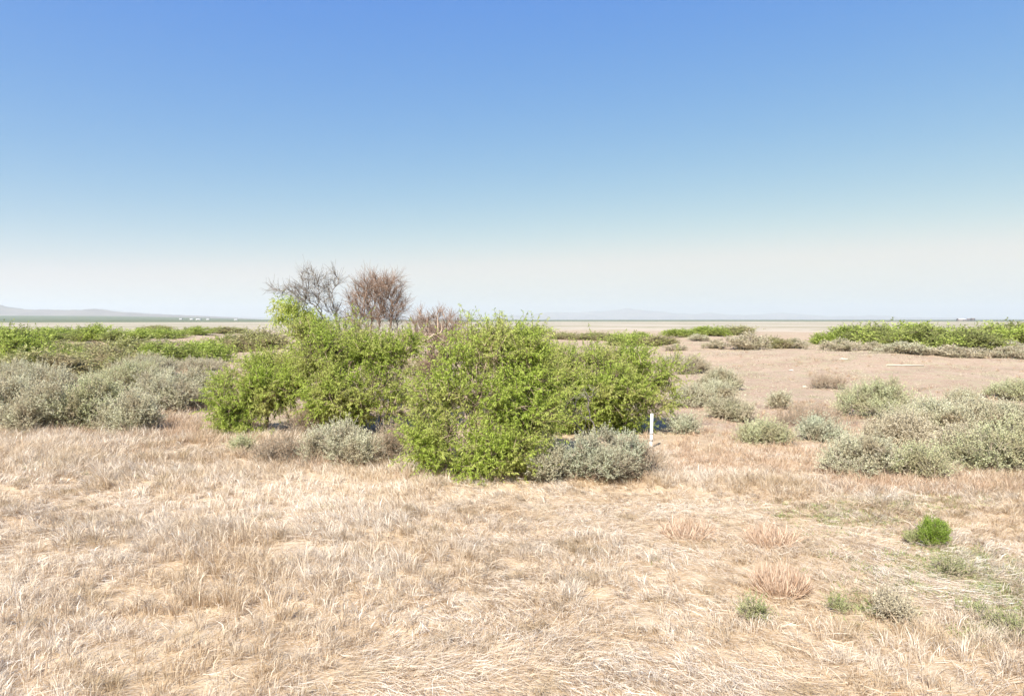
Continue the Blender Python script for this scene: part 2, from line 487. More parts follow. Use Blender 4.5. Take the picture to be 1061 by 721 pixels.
def make_shrub(name, lobes, n, kind, leafmat, stemmat, seed, roots=1, scale=1.0, root_r=.15, parts=('stems', 'foliage'), loc=(0, 0, 0)):
    rs = np.random.default_rng(seed)
    prm = dict(
        mesq=dict(per=24, sig=.10, inner=.15, ll=(.18, .52), k=18, leaf=(.04, .085), wd=(.009, .016), up=.30, out=.55, jit=.65, droop=.8, spread=.7, tw=.0036),
        sage=dict(per=8, sig=.05, inner=.4, ll=(.08, .23), k=14, leaf=(.020, .037), wd=(.009, .015), up=.8, out=.75, jit=.45, droop=-.3, spread=.9, tw=.0026),
        dry=dict(per=10, sig=.06, inner=.3, ll=(.14, .28), k=5, leaf=(.02, .05), wd=(.005, .009), up=.9, out=.6, jit=.5, droop=0, spread=.8, tw=.0022),
        fine=dict(per=12, sig=.02, inner=.2, ll=(.08, .14), k=14, leaf=(.02, .035), wd=(.006, .010), up=1.0, out=.7, jit=.3, droop=-.3, spread=.6, tw=.0012),
        far=dict(per=12, sig=.16, inner=.5, ll=(.25, .5), k=8, leaf=(.10, .17), wd=(.04, .07), up=.5, out=.6, jit=.5, droop=.1, spread=.9, tw=.005),
        farsage=dict(per=9, sig=.07, inner=.5, ll=(.12, .22), k=8, leaf=(.05, .08), wd=(.025, .035), up=.8, out=.6, jit=.4, droop=-.2, spread=.9, tw=.004),
    )[kind]
    s = scale
    p, out = spray_points(lobes, n, prm['per'], prm['sig'] * s, rs, prm['inner'])
    if kind == 'mesq':        # breaks in the crown
        f = fbm(p[:, 0] * 1.9 + seed, p[:, 2] * 2.3 + p[:, 1] * .8, seed, 3)
        ok = ~((f > .545) & (rs.random(len(p)) < .8)); p = p[ok]; out = out[ok]
    n = len(p)
    d = nrm(out * prm['out'] + np.array([0, 0, prm['up']]) + rs.normal(size=(n, 3)) * prm['jit'])
    L = rs.uniform(*prm['ll'], n) * s
    root = empty(name, loc)
    # woody frame grown towards a sample of the spray bases
    pick = rs.choice(n, min(n, 260 if kind in ('mesq',) else 120), replace=False)
    Lb = np.array(lobes)
    size = float(np.max(Lb[:, :3] + Lb[:, 3:]) - np.min(Lb[:, :3] - Lb[:, 3:]))
    rts = [(rs.normal() * root_r, rs.normal() * root_r * .7, -.03) for _ in range(roots)]
    st = max(.04, size * .028)
    nodes, par = colonize(p[pick] - d[pick] * .05, rts, st, size * .5, st * 1.3, rs, .22)
    rad = pipe_radii(par, .0045 * s if kind != 'mesq' else .005, 2.2, .055 if kind in ('mesq', 'far') else .02)
    g = Geo()
    graph_tubes(g, nodes, par, rad, 5 if kind == 'mesq' else 4)
    near = np.zeros(n, int)
    for a in range(0, n, 2000):
        dd = ((p[a:a + 2000, None] - nodes[None]) ** 2).sum(-1)
        near[a:a + 2000] = dd.argmin(1)
    A = nodes[near]; dist = np.linalg.norm(p - A, axis=1)
    keep = dist < size * .25
    tip = p + d * L[:, None]
    i3 = np.arange(n)
    nn = np.concatenate([A, p, tip]); pp = np.concatenate([np.full(n, -1), i3, i3 + n])
    rr = np.concatenate([np.full(n, prm['tw'] * 1.6), np.full(n, prm['tw'] * 1.2), np.full(n, prm['tw'] * .5)])
    kk = np.concatenate([keep, keep, keep])
    idx = np.cumsum(kk) - 1
    pk = pp[kk]; pk = np.where(pk >= 0, idx[np.maximum(pk, 0)], -1)
    graph_tubes(g, nn[kk], pk, rr[kk], 3)
    g.obj(parts[0], stemmat, root)
    if kind == 'mesq' and n > 1000:        # leafless twigs through the inside of the crown
        q = rs.choice(n, n // 3); t0 = p[q] * np.array([.92, .92, .95]) + rs.normal(size=(len(q), 3)) * .08
        t1 = t0 + nrm(rs.normal(size=(len(q), 3)) + np.array([0, 0, .8])) * rs.uniform(.12, .32, (len(q), 1))
        t2 = t1 + nrm(t1 - t0 + rs.normal(size=(len(q), 3)) * .12) * rs.uniform(.06, .2, (len(q), 1))
        i = np.arange(len(q)); g3 = Geo()
        graph_tubes(g3, np.concatenate([t0, t1, t2]), np.concatenate([np.full(len(q), -1), i, i + len(q)]),
                    np.repeat([.0048, .0036, .002], len(q)), 3)
        g3.obj('dry_twigs', M['twig_pale'], root)
    # leaves along each spray
    K = prm['k']
    f = (np.arange(K)[None] + rs.random((n, K))) / K
    base = p[:, None] + d[:, None] * (L[:, None] * f)[..., None]
    sp = rs.normal(size=(n, K, 3)) * prm['spread']
    ld = nrm(d[:, None] * .8 + sp + np.array([0, 0, -prm['droop']]))
    base = base.reshape(-1, 3); ld = ld.reshape(-1, 3)
    m = len(base)
    ls = rs.uniform(*prm['leaf'], m) * s; ws = rs.uniform(*prm['wd'], m) * s
    g2 = Geo()
    leaf_quads(g2, base, ld, ls, ws, rs, flat=1.3)
    if kind == 'mesq':       # the paired leaflet rows
        ld2 = nrm(ld + rs.normal(size=(m, 3)) * .5 + np.array([0, 0, -.15]))
        leaf_quads(g2, base, ld2, ls * .9, ws * .9, rs, flat=1.3)
    g2.obj(parts[1], leafmat, root)
    return root

def dome(w, h, rs, nl=8, dfac=.85):
    """overlapping lobes that fill a low dome w wide and h tall"""
    out = []
    for k in range(nl):
        a = rs.uniform(0, 2 * math.pi); q = rs.uniform(.1, .80) * w / 2 if k else 0
        x, y = q * math.cos(a), q * math.sin(a) * dfac
        e = math.sqrt(max(0, 1 - (q / (w / 2)) ** 2))
        hh = h * e * rs.uniform(.78, 1.0) if k else h * .95
        rz = hh * rs.uniform(.38, .5)
        rx = w * rs.uniform(.17, .27)
        out.append((x + rs.normal() * w * .04, y, hh - rz, rx * rs.uniform(.7, 1.15), rx * .9, rz * rs.uniform(.7, 1.05)))
    for k in range(5):
        a = rs.uniform(0, 2 * math.pi)
        out.append((w * .32 * math.cos(a), w * .30 * math.sin(a), h * .25, w * .16, w * .15, h * .24))
    return out

def lobes_px(base, Y, rows):
    """lobes measured in the photo at the shrub's own distance, turned into metres from its base"""
    o = []
    for (px, py, dy, rx, rz) in rows:
        c = at_d(px, py, Y) - base
        s = Y / F_PX
        o.append((c[0], dy, c[2], rx * s, (rx * .6 + rz * .4) * s * 1.1, rz * s))
    return o

# --- the four big green mesquites in the middle
def loosen(L, seed, cut=.17):
    """draw each lobe in by the reach of its sprays and let a few shoots stand out of the crown"""
    rs = np.random.default_rng(seed + 9)
    L = [(x, y, z - .07, max(.09, a - cut * .8), max(.09, b - cut), max(.09, c - cut * 1.25)) for x, y, z, a, b, c in L]
    for k in range(30):
        x, y, z, a, b, c = L[rs.integers(len(L))]
        u = rs.normal(size=3); u /= np.linalg.norm(u); u[2] = abs(u[2])
        L.append((x + u[0] * a * 1.3, y + u[1] * b * 1.2, z + u[2] * c * 1.0, .08, .08, rs.uniform(.08, .15)))
    return L
def big_mesquite(bx, by, rows, n, label, seed, mat, roots=4):
    b = at(bx, by); Y = b[1]
    o = make_shrub('mesquite_bush', loosen(lobes_px(b, Y, rows), seed), n, 'mesq', mat, M['bark'], seed, roots, 1.0, .18, ('branches', 'foliage'), b)
    tag(o, label, 'bush', 'green mesquites in the middle of the scene')
    return o
big_mesquite(272, 453, [(252, 412, 0, 32, 26), (250, 383, .4, 26, 20), (288, 378, .6, 26, 22), (298, 408, .2, 20, 20), (245, 438, -.2, 18, 12), (275, 398, 0, 24, 22), (280, 432, -.1, 20, 14), (232, 398, .1, 14, 16)],
             3900, 'rounded green mesquite at the left end of the middle thicket', 101, M['mesq_y'])
big_mesquite(372, 448, [(330, 362, 0, 30, 26), (385, 362, .3, 34, 20), (350, 398, -.3, 36, 26), (402, 392, -.2, 26, 26), (318, 345, .5, 22, 12), (370, 420, -.3, 26, 18), (410, 415, -.2, 18, 18), (312, 385, 0, 18, 22), (352, 345, .6, 26, 12)],
             5800, 'bright green mesquite below the two bare trees', 102, M['mesq'])
big_mesquite(500, 488, [(507, 352, .6, 26, 15), (478, 372, .3, 34, 22), (530, 372, .4, 28, 22), (460, 404, 0, 30, 28), (502, 410, -.1, 36, 30), (455, 448, -.2, 24, 26), (510, 458, -.5, 26, 20), (545, 400, .2, 26, 26), (492, 474, -.5, 20, 12), (548, 425, -.1, 26, 24), (446, 464, -.1, 18, 14), (565, 395, .2, 22, 18), (535, 462, -.4, 22, 14)],
             6900, 'tallest green mesquite nearest the road, dry grass at its foot', 103, M['mesq'], 5)
big_mesquite(630, 447, [(600, 374, 0, 38, 20), (648, 374, .4, 32, 18), (585, 398, -.2, 34, 22), (630, 402, -.3, 40, 24), (674, 392, .2, 22, 18), (668, 420, 0, 22, 14), (600, 425, -.4, 28, 14), (572, 380, .2, 22, 16), (684, 408, .3, 18, 18), (640, 430, -.2, 24, 12), (560, 405, -.1, 22, 22), (575, 425, -.3, 22, 14), (690, 385, .2, 16, 12)],
             6400, 'wide yellow green mesquite spreading behind the white post', 104, M['mesq_y'], 5)
big_mesquite(442, 430, [(440, 385, 0, 20, 16), (432, 405, 0, 18, 16), (452, 370, .2, 16, 10)],
             420, 'thin dull mesquite filling the gap between the two tallest ones', 105, M['mesq_dull'], 2)

# --- smaller shrubs: (kind, material, px, py of the foot, width px, height px, label)
G_HEDGE = 'grey green saltbushes in the hedge at the left'
G_RIGHT = 'grey green saltbushes on the bare ground at the right'
G_LM = 'mesquites scattered behind the left hedge'
G_FAR = 'low mesquites far out on the flats'
G_CLUMP = 'mesquites of the far green thicket at the right'
G_TAN = 'tan saltbushes far out on the sand'
G_DRY = 'dry brown brush'
NEAR = [
 ('sage', 'sage', 356, 478, 92, 50, 'domed grey saltbush at the foot of the bright green mesquite', 'grey saltbushes below the mesquites'),
 ('sage', 'sage', 566, 495, 66, 50, 'narrow pale saltbush against the tallest mesquite', 'grey saltbushes below the mesquites'),
 ('sage', 'sage_teal', 625, 494, 84, 62, 'broad silvery saltbush just left of the white post', 'grey saltbushes below the mesquites'),
 ('sage', 'sage_teal', 596, 440, 44, 26, 'small silvery saltbush tucked under the bleached branches', 'grey saltbushes below the mesquites'),
 ('dry', 'dry', 296, 479, 62, 30, 'low dark brown brush heap left of the domed grey saltbush', G_DRY),
 ('dry', 'dry', 408, 478, 56, 46, 'upright tan brush between the domed grey saltbush and the tallest mesquite', G_DRY),
 ('dry', 'dry', 664, 494, 66, 40, 'dark brown brush at the foot of the white post', G_DRY),
 ('dry', 'dry', 318, 452, 40, 36, 'tan brush in the gap between the two left mesquites', G_DRY),
 ('sage', 'sage_g', 250, 468, 24, 13, 'tiny grey green shrub alone left of the brown brush heap', None),
 ('sage', 'sage', 8, 446, 66, 62, 'saltbush cut by the left edge of the picture', G_HEDGE),
 ('sage', 'sage', 52, 448, 58, 56, 'rounded saltbush second from the left in the hedge, dry stalks before it', G_HEDGE),
 ('sage', 'sage_g', 97, 446, 62, 60, 'tallest greenish saltbush in the front of the hedge', G_HEDGE),
 ('sage', 'sage', 136, 450, 50, 44, 'small pale saltbush standing forward of the hedge', G_HEDGE),
 ('sage', 'sage', 172, 424, 66, 46, 'broad pale saltbush near the right end of the hedge', G_HEDGE),
 ('sage', 'sage', 208, 418, 50, 40, 'saltbush touching the left side of the rounded mesquite', G_HEDGE),
 ('sage', 'sage', 30, 408, 72, 34, 'flat saltbush behind the two leftmost ones of the hedge', G_HEDGE),
 ('sage', 'sage_g', 128, 404, 60, 32, 'greenish saltbush behind the tallest one of the hedge', G_HEDGE),
 ('sage', 'sage', 152, 388, 50, 22, 'pale saltbush mound on the crest behind the hedge', G_HEDGE),
 ('sage', 'sage_tan', 205, 384, 46, 14, 'tan low saltbush on the crest left of the rounded mesquite', G_HEDGE),
 ('sage', 'sage_tan', 718, 387, 40, 20, 'brownish saltbush right beside the wide mesquite', G_RIGHT),
 ('sage', 'sage', 748, 403, 40, 22, 'small grey saltbush, uppermost of the group right of the wide mesquite', G_RIGHT),
 ('sage', 'sage', 716, 421, 38, 22, 'grey saltbush at the right edge of the wide mesquite', G_RIGHT),
 ('sage', 'sage', 743, 418, 36, 24, 'saltbush in the centre of the small group by the wide mesquite', G_RIGHT),
 ('sage', 'sage_tan', 762, 434, 52, 22, 'brown tinged saltbush at the lower right of the small group', G_RIGHT),
 ('sage', 'sage_teal', 710, 449, 34, 14, 'flat pale saltbush just right of the white post', G_RIGHT),
 ('sage', 'sage', 806, 423, 22, 14, 'tiny saltbush standing alone on the bare sand', G_RIGHT),
 ('sage', 'sage_g', 790, 460, 48, 24, 'yellowish green low shrub on the sand right of the white post', G_RIGHT),
 ('sage', 'sage_teal', 852, 455, 44, 18, 'blue green low shrub left of the big saltbush cluster', G_RIGHT),
 ('dry', 'dry', 842, 439, 76, 13, 'low band of brown brush left of the big saltbush', G_DRY),
 ('dry', 'dry', 858, 402, 34, 10, 'small brown scrub alone on the bare sand', G_DRY),
 ('sage', 'sage_g', 914, 431, 74, 34, 'big green grey saltbush highest in the right cluster', G_RIGHT),
 ('sage', 'sage', 972, 448, 62, 34, 'grey saltbush in the centre of the right cluster', G_RIGHT),
 ('sage', 'sage', 1014, 444, 50, 26, 'low saltbush at the back of the right cluster', G_RIGHT),
 ('sage', 'sage_tan', 934, 462, 50, 32, 'tan stemmy saltbush in the heart of the right cluster', G_RIGHT),
 ('sage', 'sage', 892, 490, 70, 40, 'spreading pale saltbush lowest on the left of the right cluster', G_RIGHT),
 ('sage', 'sage_g', 950, 493, 46, 32, 'small greenish saltbush at the front of the right cluster', G_RIGHT),
 ('sage', 'sage_tan', 995, 480, 50, 34, 'tan saltbush left of the one cut by the picture edge', G_RIGHT),
 ('sage', 'sage_g', 1042, 488, 80, 48, 'large dense saltbush at the right edge of the picture', G_RIGHT),
 ('sage', 'sage', 1052, 448, 42, 26, 'saltbush at the right edge above the large dense one', G_RIGHT),
 ('sage', 'sage_g', 1052, 413, 44, 15, 'dark low shrub high on the mound at the right edge', G_RIGHT),
 ('sage', 'sage', 1000, 416, 26, 8, 'tiny flat shrub on the mound left of the dark low one', G_RIGHT),
]
for i, (kind, mt, px, py, w, h, label, grp) in enumerate(NEAR):
    rs = np.random.default_rng(500 + i)
    b = at(px, py); s = np.linalg.norm(b[:2]) / F_PX
    W, Hh = w * s * (1.25 if px > 860 or px < 220 else 1.1), h * s * (.9 if px < 220 else 1)
    n = int(np.clip(1750 * (W * Hh) ** .8 * (1.0 if kind == 'sage' else .8), 160, 2600))
    nm = {'sage': 'saltbush', 'dry': 'dry_brush'}[kind]
    o = make_shrub(nm, dome(max(W * .5, W - .16), max(Hh * .55, Hh - .10), rs), n, kind, M[mt], M['stem'], 700 + i, 6, max(.75, min(1.25, s / .018)), W * .14, loc=b)
    tag(o, label, 'brush' if kind == 'dry' else 'shrub', grp)

# --- far shrubs: a few kinds built once, then copied
protos = {}
def proto(key, kind, mt, n, seed, w=3.0, h=1.7):
    rs = np.random.default_rng(seed)
    nm = 'mesquite_bush' if kind == 'far' else 'saltbush'
    o = make_shrub(nm, dome(w, h, rs, 9), n, kind, M[mt], M['bark'] if kind == 'far' else M['stem'], seed, 6, 1.0, w * .1)
    bb = np.array([v.co[:] for v in next(c for c in o.children if c.name.startswith('foliage')).data.vertices])
    protos[key] = [o, float(np.percentile(bb[:, 0], 97) - np.percentile(bb[:, 0], 3)) * 1.04, float(np.percentile(bb[:, 2], 99.5)), False]
for k, sd in (('g0', 31), ('g1', 32), ('g2', 33)): proto(k, 'far', 'mesq_far', 1300, sd)
for k, sd in (('d0', 36), ('d1', 37)): proto(k, 'far', 'mesq_dull', 1100, sd)
for k, sd in (('t0', 41), ('t1', 42)): proto(k, 'farsage', 'sage_tan', 1100, sd, 1.8, .9)
proto('s0', 'farsage', 'sage', 1100, 45, 1.8, .9)
FAR = [
 ('g0', 10, 374, 50, 32, 'bright green mesquite at the left edge behind the hedge', G_LM),
 ('d0', 34, 392, 70, 28, 'yellow brown mesquite above the leftmost saltbushes', G_LM),
 ('g1', 70, 384, 44, 24, 'green mesquite standing over a dull brown one at the left', G_LM),
 ('d1', 104, 386, 70, 26, 'dull olive mesquite in the middle of the left scrub', G_LM),
 ('d0', 134, 372, 56, 22, 'olive mesquite below the pink sand patch', G_LM),
 ('g2', 176, 378, 52, 24, 'bright green mesquite left of the pair by the rounded mesquite', G_LM),
 ('g0', 210, 376, 48, 24, 'bright green mesquite of the pair by the rounded mesquite', G_LM),
 ('g1', 236, 366, 46, 20, 'small bright mesquite touching the rounded mesquite from behind', G_LM),
 ('d1', 264, 364, 54, 24, 'reddish olive mesquite rising behind the rounded mesquite', G_LM),
 ('d0', 60, 366, 60, 12, 'flat olive mesquite on the left dunes', G_LM),
 ('g2', 20, 354, 64, 13, 'leftmost low mesquite of the far green row', G_FAR),
 ('g0', 58, 353, 46, 13, 'low mesquite in the far row just left of its highest one', G_FAR),
 ('g1', 102, 353, 44, 16, 'highest mesquite of the far left row', G_FAR),
 ('g2', 134, 353, 40, 12, 'low mesquite in the far row just right of its highest one', G_FAR),
 ('g0', 164, 351, 46, 11, 'mesquite ending the far left row by bare sand', G_FAR),
 ('g1', 206, 347, 34, 9, 'small mesquite beyond the sand gap of the far left row', G_FAR),
 ('d0', 232, 345, 34, 7, 'flat mesquite beyond the sand gap nearest the rounded mesquite', G_FAR),
 ('d1', 160, 342, 26, 5, 'thin strip of mesquite beyond the far left row', G_FAR),
 ('g1', 557, 348, 30, 12, 'rounded mesquite showing past the top of the tallest one', G_FAR),
 ('d0', 586, 351, 30, 8, 'dull low mesquite above the wide yellow green one', G_FAR),
 ('d1', 614, 352, 44, 9, 'flat olive mesquite above the middle of the wide one', G_FAR),
 ('g2', 652, 358, 44, 16, 'green mesquite on the sand beyond the wide one', G_FAR),
 ('d0', 680, 358, 34, 12, 'olive mesquite touching the green one on the sand', G_FAR),
 ('g0', 706, 349, 34, 9, 'left one of three low mesquites in a line on the sand', G_FAR),
 ('g2', 738, 348, 38, 11, 'middle one of three low mesquites in a line on the sand', G_FAR),
 ('d1', 768, 347, 36, 10, 'right one of three low mesquites in a line on the sand', G_FAR),
 ('g1', 866, 357, 40, 14, 'mesquite tapering off the left end of the far right thicket', G_CLUMP),
 ('g0', 892, 357, 52, 20, 'mesquite with tan shrubs before it in the far right thicket', G_CLUMP),
 ('g2', 926, 359, 60, 24, 'rounded high mesquite left of centre in the far right thicket', G_CLUMP),
 ('g1', 962, 362, 64, 25, 'brightest mesquite in the centre of the far right thicket', G_CLUMP),
 ('g0', 994, 366, 56, 24, 'mesquite reaching lowest in the far right thicket', G_CLUMP),
 ('d0', 1020, 356, 50, 16, 'dull olive mesquite in the back of the far right thicket', G_CLUMP),
 ('g2', 1042, 356, 50, 20, 'mesquite closing the far right thicket at the picture edge', G_CLUMP),
 ('t0', 742, 361, 28, 12, 'small tan saltbush left of the wide tan mound', G_TAN),
 ('t1', 774, 362, 50, 22, 'widest tan saltbush mound on the far sand', G_TAN),
 ('d1', 798, 360, 26, 12, 'olive shrub leaning on the widest tan mound', G_TAN),
 ('t0', 824, 361, 40, 13, 'tan saltbush between the widest mound and the green thicket', G_TAN),
 ('t1', 700, 363, 26, 9, 'tan saltbush nearest the wide mesquite on the far sand', G_TAN),
 ('s0', 722, 353, 24, 9, 'grey shrub on the sand under the line of three mesquites', G_TAN),
 ('t1', 872, 363, 42, 15, 'tan saltbush at the left foot of the far right thicket', G_TAN),
 ('t0', 906, 364, 34, 12, 'small tan saltbush below the rounded high mesquite', G_TAN),
 ('s0', 936, 366, 44, 14, 'pale saltbush below the brightest far mesquite', G_TAN),
 ('t1', 984, 369, 62, 13, 'long brown saltbush along the foot of the far thicket', G_TAN),
 ('t0', 1046, 371, 50, 13, 'tan saltbush at the picture edge under the far thicket', G_TAN),
 ('s0', 1034, 363, 40, 12, 'grey saltbush between the far thicket and the edge one', G_TAN),
 ('s0', 700, 378, 34, 14, 'grey saltbush hugging the back of the wide mesquite', G_RIGHT),
 ('t0', 728, 402, 28, 14, 'tan saltbush wedged among the small group by the wide mesquite', G_RIGHT),
 ('t1', 170, 358, 34, 8, 'low tan shrub on the pink sand at the left', G_TAN),
 ('t0', 92, 361, 26, 8, 'small tan shrub beside the pink sand patch', G_TAN),
]
for i, (key, px, py, w, h, label, grp) in enumerate(FAR):
    pr = protos[key]
    o = copy_tree(pr[0]) if pr[3] else pr[0]
    pr[3] = True
    b = at(px, py); D = np.linalg.norm(b[:2]); s = D / F_PX
    rs = np.random.default_rng(900 + i)
    o.location = [float(b[0]), float(b[1]), float(b[2]) - .03]
    tk = .8 if key[0] in 'ts' else 1.0
    sx = w * s / pr[1] * .95 * tk; sz = h * s / pr[2] * .90 * (.85 if tk < 1 else 1)
    o.scale = (sx, float(np.clip(sx * .9, .5, 2.2)), sz)
    o.rotation_euler = (0, 0, rs.choice([0, math.pi]) + rs.uniform(-.35, .35))
    for kk in ('label', 'category', 'group'):
        if kk in o: del o[kk]
    tag(o, label, 'shrub' if key[0] in 'ts' else 'bush', grp)

# ------------------------------------------------------------------ bare trees behind the mesquites
def bare_tree(bx, Y, rows, natt, label, seed, mat, cat, roots, twl, tw_n, live=None, name='bare_tree', step=.10, tipr=.0065, kill=.13):
    rs = np.random.default_rng(seed)
    x = (bx - W_PX / 2) / F_PX * Y
    b = np.array([x, Y, float(terrain(x, Y))])
    lb = np.array(lobes_px(b, Y, rows))
    vol = lb[:, 3] * lb[:, 4] * lb[:, 5]
    k = rs.choice(len(lb), natt, p=vol / vol.sum())
    u = nrm(rs.normal(size=(natt, 3))) * rs.random((natt, 1)) ** .45
    att = lb[k, :3] + u * lb[k, 3:]
    att = att[att[:, 2] > .3]
    rts = [(rs.normal() * .1, rs.normal() * .1, -.05) for _ in range(roots)]
    nodes, par = colonize(att, rts, step, 2.5, kill, rs, .22, 200)
    rad = pipe_radii(par, tipr, 2.45, .085)
    root = empty(name, b)
    g = Geo(); graph_tubes(g, nodes, par, rad, 6)
    if tw_n > 300: g.obj('trunk', mat, root, True)
    # fine twigs, each a kinked pair of segments off a thin branch
    thin = np.nonzero(rad < tipr * 2.2)[0]
    c = rs.choice(thin, tw_n)
    d0 = nodes[c] - nodes[np.maximum(par[c], 0)]
    d0 = nrm(d0) + rs.normal(size=(tw_n, 3)) * .55 + np.array([0, 0, .28])
    d0 = nrm(d0); L = rs.uniform(.4, 1.2, tw_n) * twl
    m1 = nodes[c] + d0 * L[:, None] * .5
    d1 = nrm(d0 + rs.normal(size=(tw_n, 3)) * .35 + np.array([0, 0, .15]))
    m2 = m1 + d1 * L[:, None] * .5
    i = np.arange(tw_n)
    if tw_n > 300: g = Geo()
    graph_tubes(g, np.concatenate([nodes[c], m1, m2]), np.concatenate([np.full(tw_n, -1), i, i + tw_n]),
                np.concatenate([np.full(tw_n, tipr * .75), np.full(tw_n, tipr * .6), np.full(tw_n, tipr * .4)]), 3)
    if tw_n > 300: g.obj('twigs', mat, root)
    else: g.obj('branches' if cat == 'branches' else 'trunk', mat, root)
    if live:
        ll = lobes_px(b, Y, live)
        p, out = spray_points(ll, 800, 14, .09, rs, .2)
        n = len(p); dd = nrm(rs.normal(size=(n, 3)) * .5 + np.array([0, 0, -.7]))
        K = 8; f = rs.random((n, K))
        base = (p[:, None] + dd[:, None] * (.28 * f)[..., None]).reshape(-1, 3)
        ld = nrm(np.repeat(dd, K, 0) + rs.normal(size=(n * K, 3)) * .5)
        g = Geo(); leaf_quads(g, base, ld, rs.uniform(.06, .11, n * K), rs.uniform(.015, .025, n * K), rs)
        o = g.obj('foliage', M['mesq'], root); o['label'] = 'last green leaves low on the left side'
    tag(root, label, cat, 'bare leafless trees behind the thicket' if cat == 'tree' else None)
    return root
bare_tree(356, 17.5, [(318, 285, 0, 16, 9), (346, 290, .2, 9, 8), (300, 301, .1, 22, 6), (326, 306, -.2, 26, 13), (336, 296, .1, 16, 9), (288, 304, .2, 12, 6), (345, 322, 0, 16, 14), (352, 345, 0, 8, 14), (350, 375, 0, 5, 20), (284, 300, 0, 8, 4)],
          260, 'bare grey tree leaning left with green leaves low on one side', 60, M['bark_pale'], 'tree', 1, .36, 1250, tipr=.0052, live=[(297, 316, 0, 13, 8), (290, 325, 0, 8, 8), (312, 322, 0, 12, 7), (322, 330, 0, 12, 8), (332, 336, .1, 12, 8), (316, 340, 0, 16, 6)])
bare_tree(386, 17.5, [(394, 298, 0, 26, 15), (374, 314, .2, 17, 15), (368, 330, .1, 12, 10), (409, 314, -.1, 16, 14), (393, 325, 0, 28, 10), (385, 345, 0, 20, 10), (386, 375, 0, 8, 20)],
          560, 'dense round leafless tree with a reddish brown crown of fine twigs', 61, M['bark_brown'], 'tree', 3, .38, 3900, tipr=.0048, kill=.11)
bare_tree(452, 16.5, [(440, 335, 0, 16, 12), (458, 328, .1, 12, 9), (472, 338, 0, 14, 8), (455, 350, 0, 26, 12), (450, 380, 0, 16, 16)],
          430, 'low leafless brown brush right of the dense round tree', 62, M['bark_brown'], 'brush', 6, .30, 2600, name='leafless_brush', tipr=.005, kill=.10)
bare_tree(412, 18.5, [(410, 335, 0, 8, 10), (415, 345, 0, 10, 8), (410, 370, 0, 5, 12)],
          140, 'slender leafless sapling below the right side of the round tree', 63, M['bark_pale'], 'tree', 1, .2, 260)
bare_tree(608, 12.4, [(600, 415, 0, 18, 8), (585, 428, 0, 14, 6), (612, 402, 0, 8, 6), (606, 432, 0, 10, 8)],
          110, 'bleached dead branches poking from the wide mesquite', 64, M['bark_pale'], 'branches', 2, .18, 120, name='dead_branches', tipr=.006)
bare_tree(490, 10.7, [(485, 450, 0, 18, 16), (500, 430, 0, 14, 16), (520, 452, 0, 12, 12)],
          130, 'grey dead twigs showing in the foot of the tallest mesquite', 65, M['bark_pale'], 'branches', 3, .14, 220, name='dead_branches', tipr=.005)

# ------------------------------------------------------------------ dry grass, one mass of straws
def grass_zone(x, y):
    """0..1 density of the dry grass"""
    px = x / y * F_PX + W_PX / 2
    wob = (fbm(x * .6, y * .6, 60, 3) - .5) * 3.0
    edge = np.interp(px, [-200, 0, 150, 230, 300, 430, 560, 700, 780, 900, 1061, 1300], [16.5, 16.5, 16.0, 14.5, 12.8, 12.0, 11.6, 12.0, 12.0, 11.8, 11.6, 11.6])
    d = 1 - sm(-.4, 1.6, y - edge - wob * .5)
    return d

